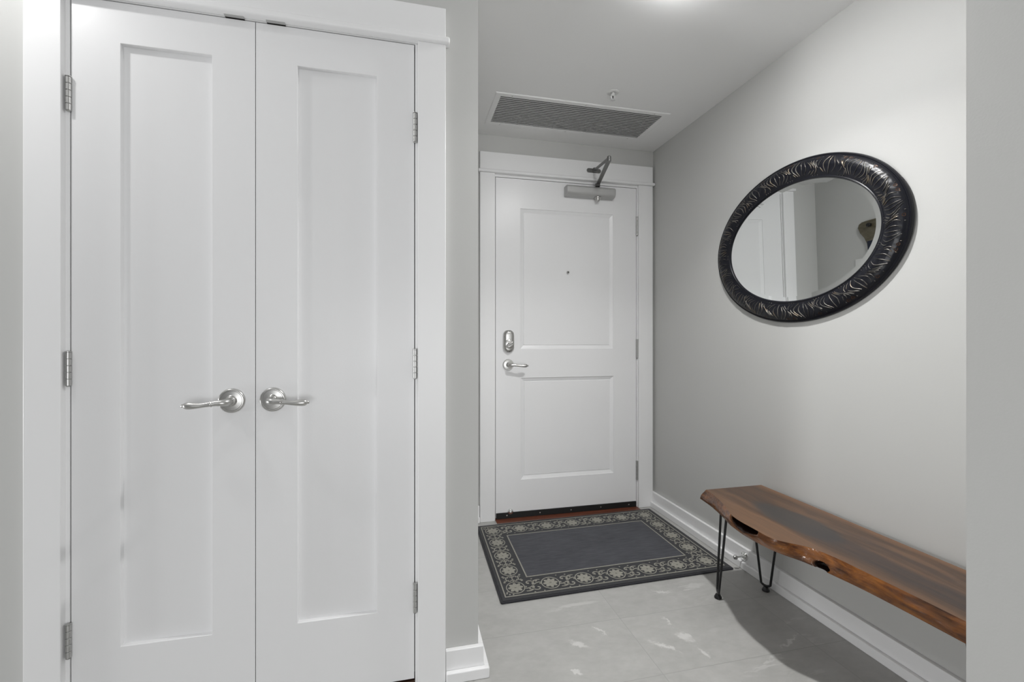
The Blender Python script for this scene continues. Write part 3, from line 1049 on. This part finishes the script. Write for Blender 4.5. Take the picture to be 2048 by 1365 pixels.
# ------------------------------------------------------------------ door stop on the baseboard
sx0, sy, sz = RX - BT, 1.835, 0.060
ds = thing('door_stop', (sx0, sy, sz), 'small chrome door stop screwed to the baseboard near the bench', 'door stop')
b = MB()
b.lathe((sx0, sy, sz), (-1, 0, 0), [(0.0205, 0), (0.0205, 0.002), (0.018, 0.007), (0.012, 0.010), (0.007, 0.012), (0.0055, 0.014)], 32)
b.build('base', M['chrome'], ds)
b = MB()
b.lathe((sx0, sy, sz), (-1, 0, 0), [(0.0045, 0.010), (0.0038, 0.020), (0.0038, 0.040), (0.006, 0.043)], 20)
b.build('rod', M['chrome'], ds)
b = MB()
b.lathe((sx0, sy, sz), (-1, 0, 0), [(0.006, 0.043), (0.0105, 0.046), (0.0105, 0.053), (0.008, 0.058), (0.004, 0.060)], 24)
b.build('bumper', M['chrome'], ds)

# ------------------------------------------------------------------ door mat
P00, P10, P11, P01 = Vector((0.468, 1.910)), Vector((1.418, 1.931)), Vector((1.425, 2.518)), Vector((0.481, 2.500))
LU, LV = 0.948, 0.588
TH = 0.0085
rug = thing('door_mat', (0.95, 2.21, 0), 'dark navy doormat with beige flower border before the entrance door', 'door mat')


def uv(u, v, z):
    s, q = u / LU, v / LV
    p = (P00 * (1 - s) + P10 * s) * (1 - q) + (P01 * (1 - s) + P11 * s) * q
    return Vector((p.x, p.y, z))


EX0, EX1, EY0, EY1 = -0.082, LU + 0.084, -0.094, LV + 0.092
IX0, IX1, IY0, IY1 = 0.068, LU - 0.066, 0.073, LV - 0.076


def slabmesh(b, x0, y0, x1, y1, z0, z1, r=0.0, n=1, mi=0):
    pts = []
    for sx_, sy_, a0 in ((x1 - r, y1 - r, 0), (x0 + r, y1 - r, 90), (x0 + r, y0 + r, 180), (x1 - r, y0 + r, 270)):
        for i in range(6):
            a_ = math.radians(a0 + 90 * i / 5)
            pts.append((sx_ + r * math.cos(a_), sy_ + r * math.sin(a_)))
    b.loft([[uv(x, y, z0) for x, y in pts], [uv(x, y, z1) for x, y in pts]], mi=mi)


b = MB()
slabmesh(b, EX0, EY0, EX1, EY1, 0.0, TH - 0.002, 0.008)
b.build('backing', M['mat_edge'], rug, bevel=0.002)
g = 0.010
b = MB()
slabmesh(b, EX0 + g, EY0 + g, EX1 - g, EY1 - g, TH - 0.003, TH, 0.004)
b.build('border', M['mat_border'], rug)
b = MB()
slabmesh(b, IX0, IY0, IX1, IY1, TH - 0.001, TH + 0.0006, 0.001)
b.build('field', M['mat_field'], rug)

b = MB()
ZP = TH + 0.0012


def ribbon(pts, w, closed=False, taper=None):
    n = len(pts)
    L, R = [], []
    for i, p in enumerate(pts):
        a = pts[(i - 1) % n] if closed or i > 0 else p
        c = pts[(i + 1) % n] if closed or i < n - 1 else p
        d = Vector((c[0] - a[0], c[1] - a[1]))
        d = d.normalized() if d.length > 1e-9 else Vector((1, 0))
        nrm = Vector((-d.y, d.x)) * w * 0.5 * (taper[i] if taper else 1)
        L.append(b.bm.verts.new(uv(p[0] + nrm.x, p[1] + nrm.y, ZP)))
        R.append(b.bm.verts.new(uv(p[0] - nrm.x, p[1] - nrm.y, ZP)))
    for i in range(n if closed else n - 1):
        j = (i + 1) % n
        b.bm.faces.new((R[i], R[j], L[j], L[i]))


def blob(u, v, ru, rv, a=0.0, n=12):
    vs = []
    for i in range(n):
        t_ = 2 * PI * i / n
        x, y = ru * math.cos(t_), rv * math.sin(t_)
        vs.append(b.bm.verts.new(uv(u + x * math.cos(a) - y * math.sin(a), v + x * math.sin(a) + y * math.cos(a), ZP)))
    b.bm.faces.new(vs)


def medallion(u, v, ru=0.0395, rv=0.0445):
    ribbon([(u + ru * math.cos(2 * PI * i / 48), v + rv * math.sin(2 * PI * i / 48)) for i in range(48)], 0.0042, True)
    n = 64
    I, O = [], []
    for i in range(n):
        a = 2 * PI * i / n
        pet = abs(math.cos(4 * a))
        r = 0.0215 + 0.0120 * pet ** 1.2
        O.append(b.bm.verts.new(uv(u + r * math.cos(a), v + r * 1.1 * math.sin(a), ZP)))
        I.append(b.bm.verts.new(uv(u + 0.0042 * math.cos(a), v + 0.0045 * math.sin(a), ZP)))
    for i in range(n):
        j = (i + 1) % n
        b.bm.faces.new((I[i], I[j], O[j], O[i]))
    blob(u, v, 0.0022, 0.0024)


def spiral(cu, cv, r0, r1, a0, a1, n=22):
    return [(cu + lerp(r0, r1, i / n) * math.cos(lerp(a0, a1, i / n)), cv + lerp(r0, r1, i / n) * math.sin(lerp(a0, a1, i / n))) for i in range(n + 1)]


def rotpts(pts, cu, cv, k):
    return [(cu + k * (p[0]), cv + k * (p[1])) for p in pts]


def link_h(cu, cv, flip=1):
    """two interlocked scrolls with leaves between neighbouring medallions of a row"""
    for k in (1, -1):
        def T(pts):
            return [(cu + k * p[0] * 1.12 * flip, cv + k * p[1] * 1.12) for p in pts]
        ribbon(T(spiral(-0.013, 0.020, 0.0205, 0.0045, -0.9, 4.6)), 0.0052)
        ribbon(T(spiral(0.028, 0.010, 0.030, 0.024, 3.4, 1.3)), 0.0075, taper=[1.0 - 0.55 * abs(2 * i / 22 - 1) for i in range(23)])
        ribbon(T([(0.004, 0.004), (0.014, 0.012), (0.026, 0.016), (0.036, 0.013)]), 0.005)
        p = T([(0.018, 0.024)])[0]
        blob(p[0], p[1], 0.0060, 0.0036, 0.6 * k)
        p = T([(-0.016, 0.020)])[0]
        blob(p[0], p[1], 0.0032, 0.0036)
        p = T([(-0.030, -0.003)])[0]
        blob(p[0], p[1], 0.0052, 0.0032, -0.5)
        p = T([(0.004, 0.046)])[0]
        blob(p[0], p[1], 0.0040, 0.0030)
        p = T([(-0.034, 0.046)])[0]
        blob(p[0], p[1], 0.0034, 0.0026)


def link_v(cu, cv):
    """short stem with four curls between neighbouring medallions of a column"""
    ribbon([(cu, cv - 0.031), (cu, cv + 0.031)], 0.0044)
    for sx_ in (1, -1):
        for sy_ in (1, -1):
            def T(pts):
                return [(cu + sx_ * p[0], cv + sy_ * p[1]) for p in pts]
            ribbon(T(spiral(0.015, 0.012, 0.010, 0.004, 3.3, -0.9, 16)), 0.0046)
            ribbon(T(spiral(0.034, 0.010, 0.0095, 0.004, 4.4, 0.2, 16)), 0.0046)
            p = T([(0.039, 0.024)])[0]
            blob(p[0], p[1], 0.0054, 0.0044)


for i in range(7):
    for j in (0, 4):
        medallion(LU * i / 6, LV * j / 4)
for j in (1, 2, 3):
    for i in (0, 6):
        medallion(LU * i / 6, LV * j / 4)
for i in range(6):
    for j in (0, 4):
        link_h(LU * (i + 0.5) / 6, LV * j / 4, 1)
for j in range(4):
    for i in (0, 6):
        link_v(LU * i / 6, LV * (j + 0.5) / 4)
for cu, cv, dx_, dy_ in ((0, 0, -1, -1), (LU, 0, 1, -1), (0, LV, -1, 1), (LU, LV, 1, 1)):
    for a, c in ((0.035, 0.046), (0.046, 0.040), (0.020, 0.050)):
        blob(cu + dx_ * a, cv + dy_ * c, 0.0045, 0.0036, 0.8 * dx_ * dy_)
    ribbon(spiral(cu + dx_ * 0.040, cv + dy_ * 0.030, 0.007, 0.003, 0, 4.5, 12), 0.0034)
OX0, OX1, OY0, OY1 = -0.056, LU + 0.056, -0.060, LV + 0.060
for x0, y0, x1, y1, w in ((OX0, OY0, OX1, OY1, 0.0052), (IX0, IY0, IX1, IY1, 0.0058)):
    ribbon([(x0 - w / 2, y0), (x1 + w / 2, y0)], w)
    ribbon([(x0 - w / 2, y1), (x1 + w / 2, y1)], w)
    ribbon([(x0, y0 + w / 2), (x0, y1 - w / 2)], w)
    ribbon([(x1, y0 + w / 2), (x1, y1 - w / 2)], w)
pat = b.build('border_pattern', M['mat_pattern'], rug, smooth=0)
so = pat.modifiers.new('pile', 'SOLIDIFY')
so.thickness = 0.0012
so.offset = -1
pat['label'] = 'beige flower medallions and scrolls woven into the mat border'

# ------------------------------------------------------------------ things on the side wall that only the mirror shows
pq = thing('wooden_plaque', (HX, 2.24, 1.66), 'olive brown wooden plaque on the side wall, seen at the right edge of the mirror', 'wall decoration')
out = [(2.352, 1.735), (2.345, 1.757), (2.325, 1.768), (2.290, 1.771), (2.240, 1.772), (2.180, 1.770), (2.120, 1.760), (2.105, 1.735), (2.120, 1.690), (2.150, 1.650), (2.185, 1.615),
       (2.200, 1.570), (2.205, 1.540), (2.285, 1.540), (2.290, 1.580), (2.296, 1.625), (2.312, 1.665), (2.338, 1.700)]
b = MB()
b.prism([(HX, y, z) for y, z in out], (0.022, 0, 0))
b.build('plaque_board', M['plaque'], pq, bevel=0.006, seg=3)
b = MB()
b.lathe((HX + 0.021, 2.268, 1.738), (1, 0, 0), [(0.010, 0), (0.010, 0.010), (0.013, 0.018), (0.010, 0.024), (0.003, 0.026)], 20)
b.build('peg', M['black'], pq)
b = MB()
b.prism([(HX + 0.022, 2.288, 1.640), (HX + 0.022, 2.225, 1.640), (HX + 0.022, 2.215, 1.545), (HX + 0.022, 2.283, 1.545)], (0.006, 0, 0))
b.build('navy_panel', NT('navy_cloth').out(Base_Color=(0.012, 0.016, 0.032), Roughness=0.7), pq, bevel=0.002)['label'] = 'dark navy lower part'
b = MB()
b.box((HX, 2.300, 1.465), (HX + 0.012, 2.382, 1.540))
sw_ = b.build('wall_switch', M['plastic'], None, origin=(HX, 2.341, 1.5025), bevel=0.003)
tag(sw_, 'small white switch plate on the side wall below the wooden plaque', 'switch')
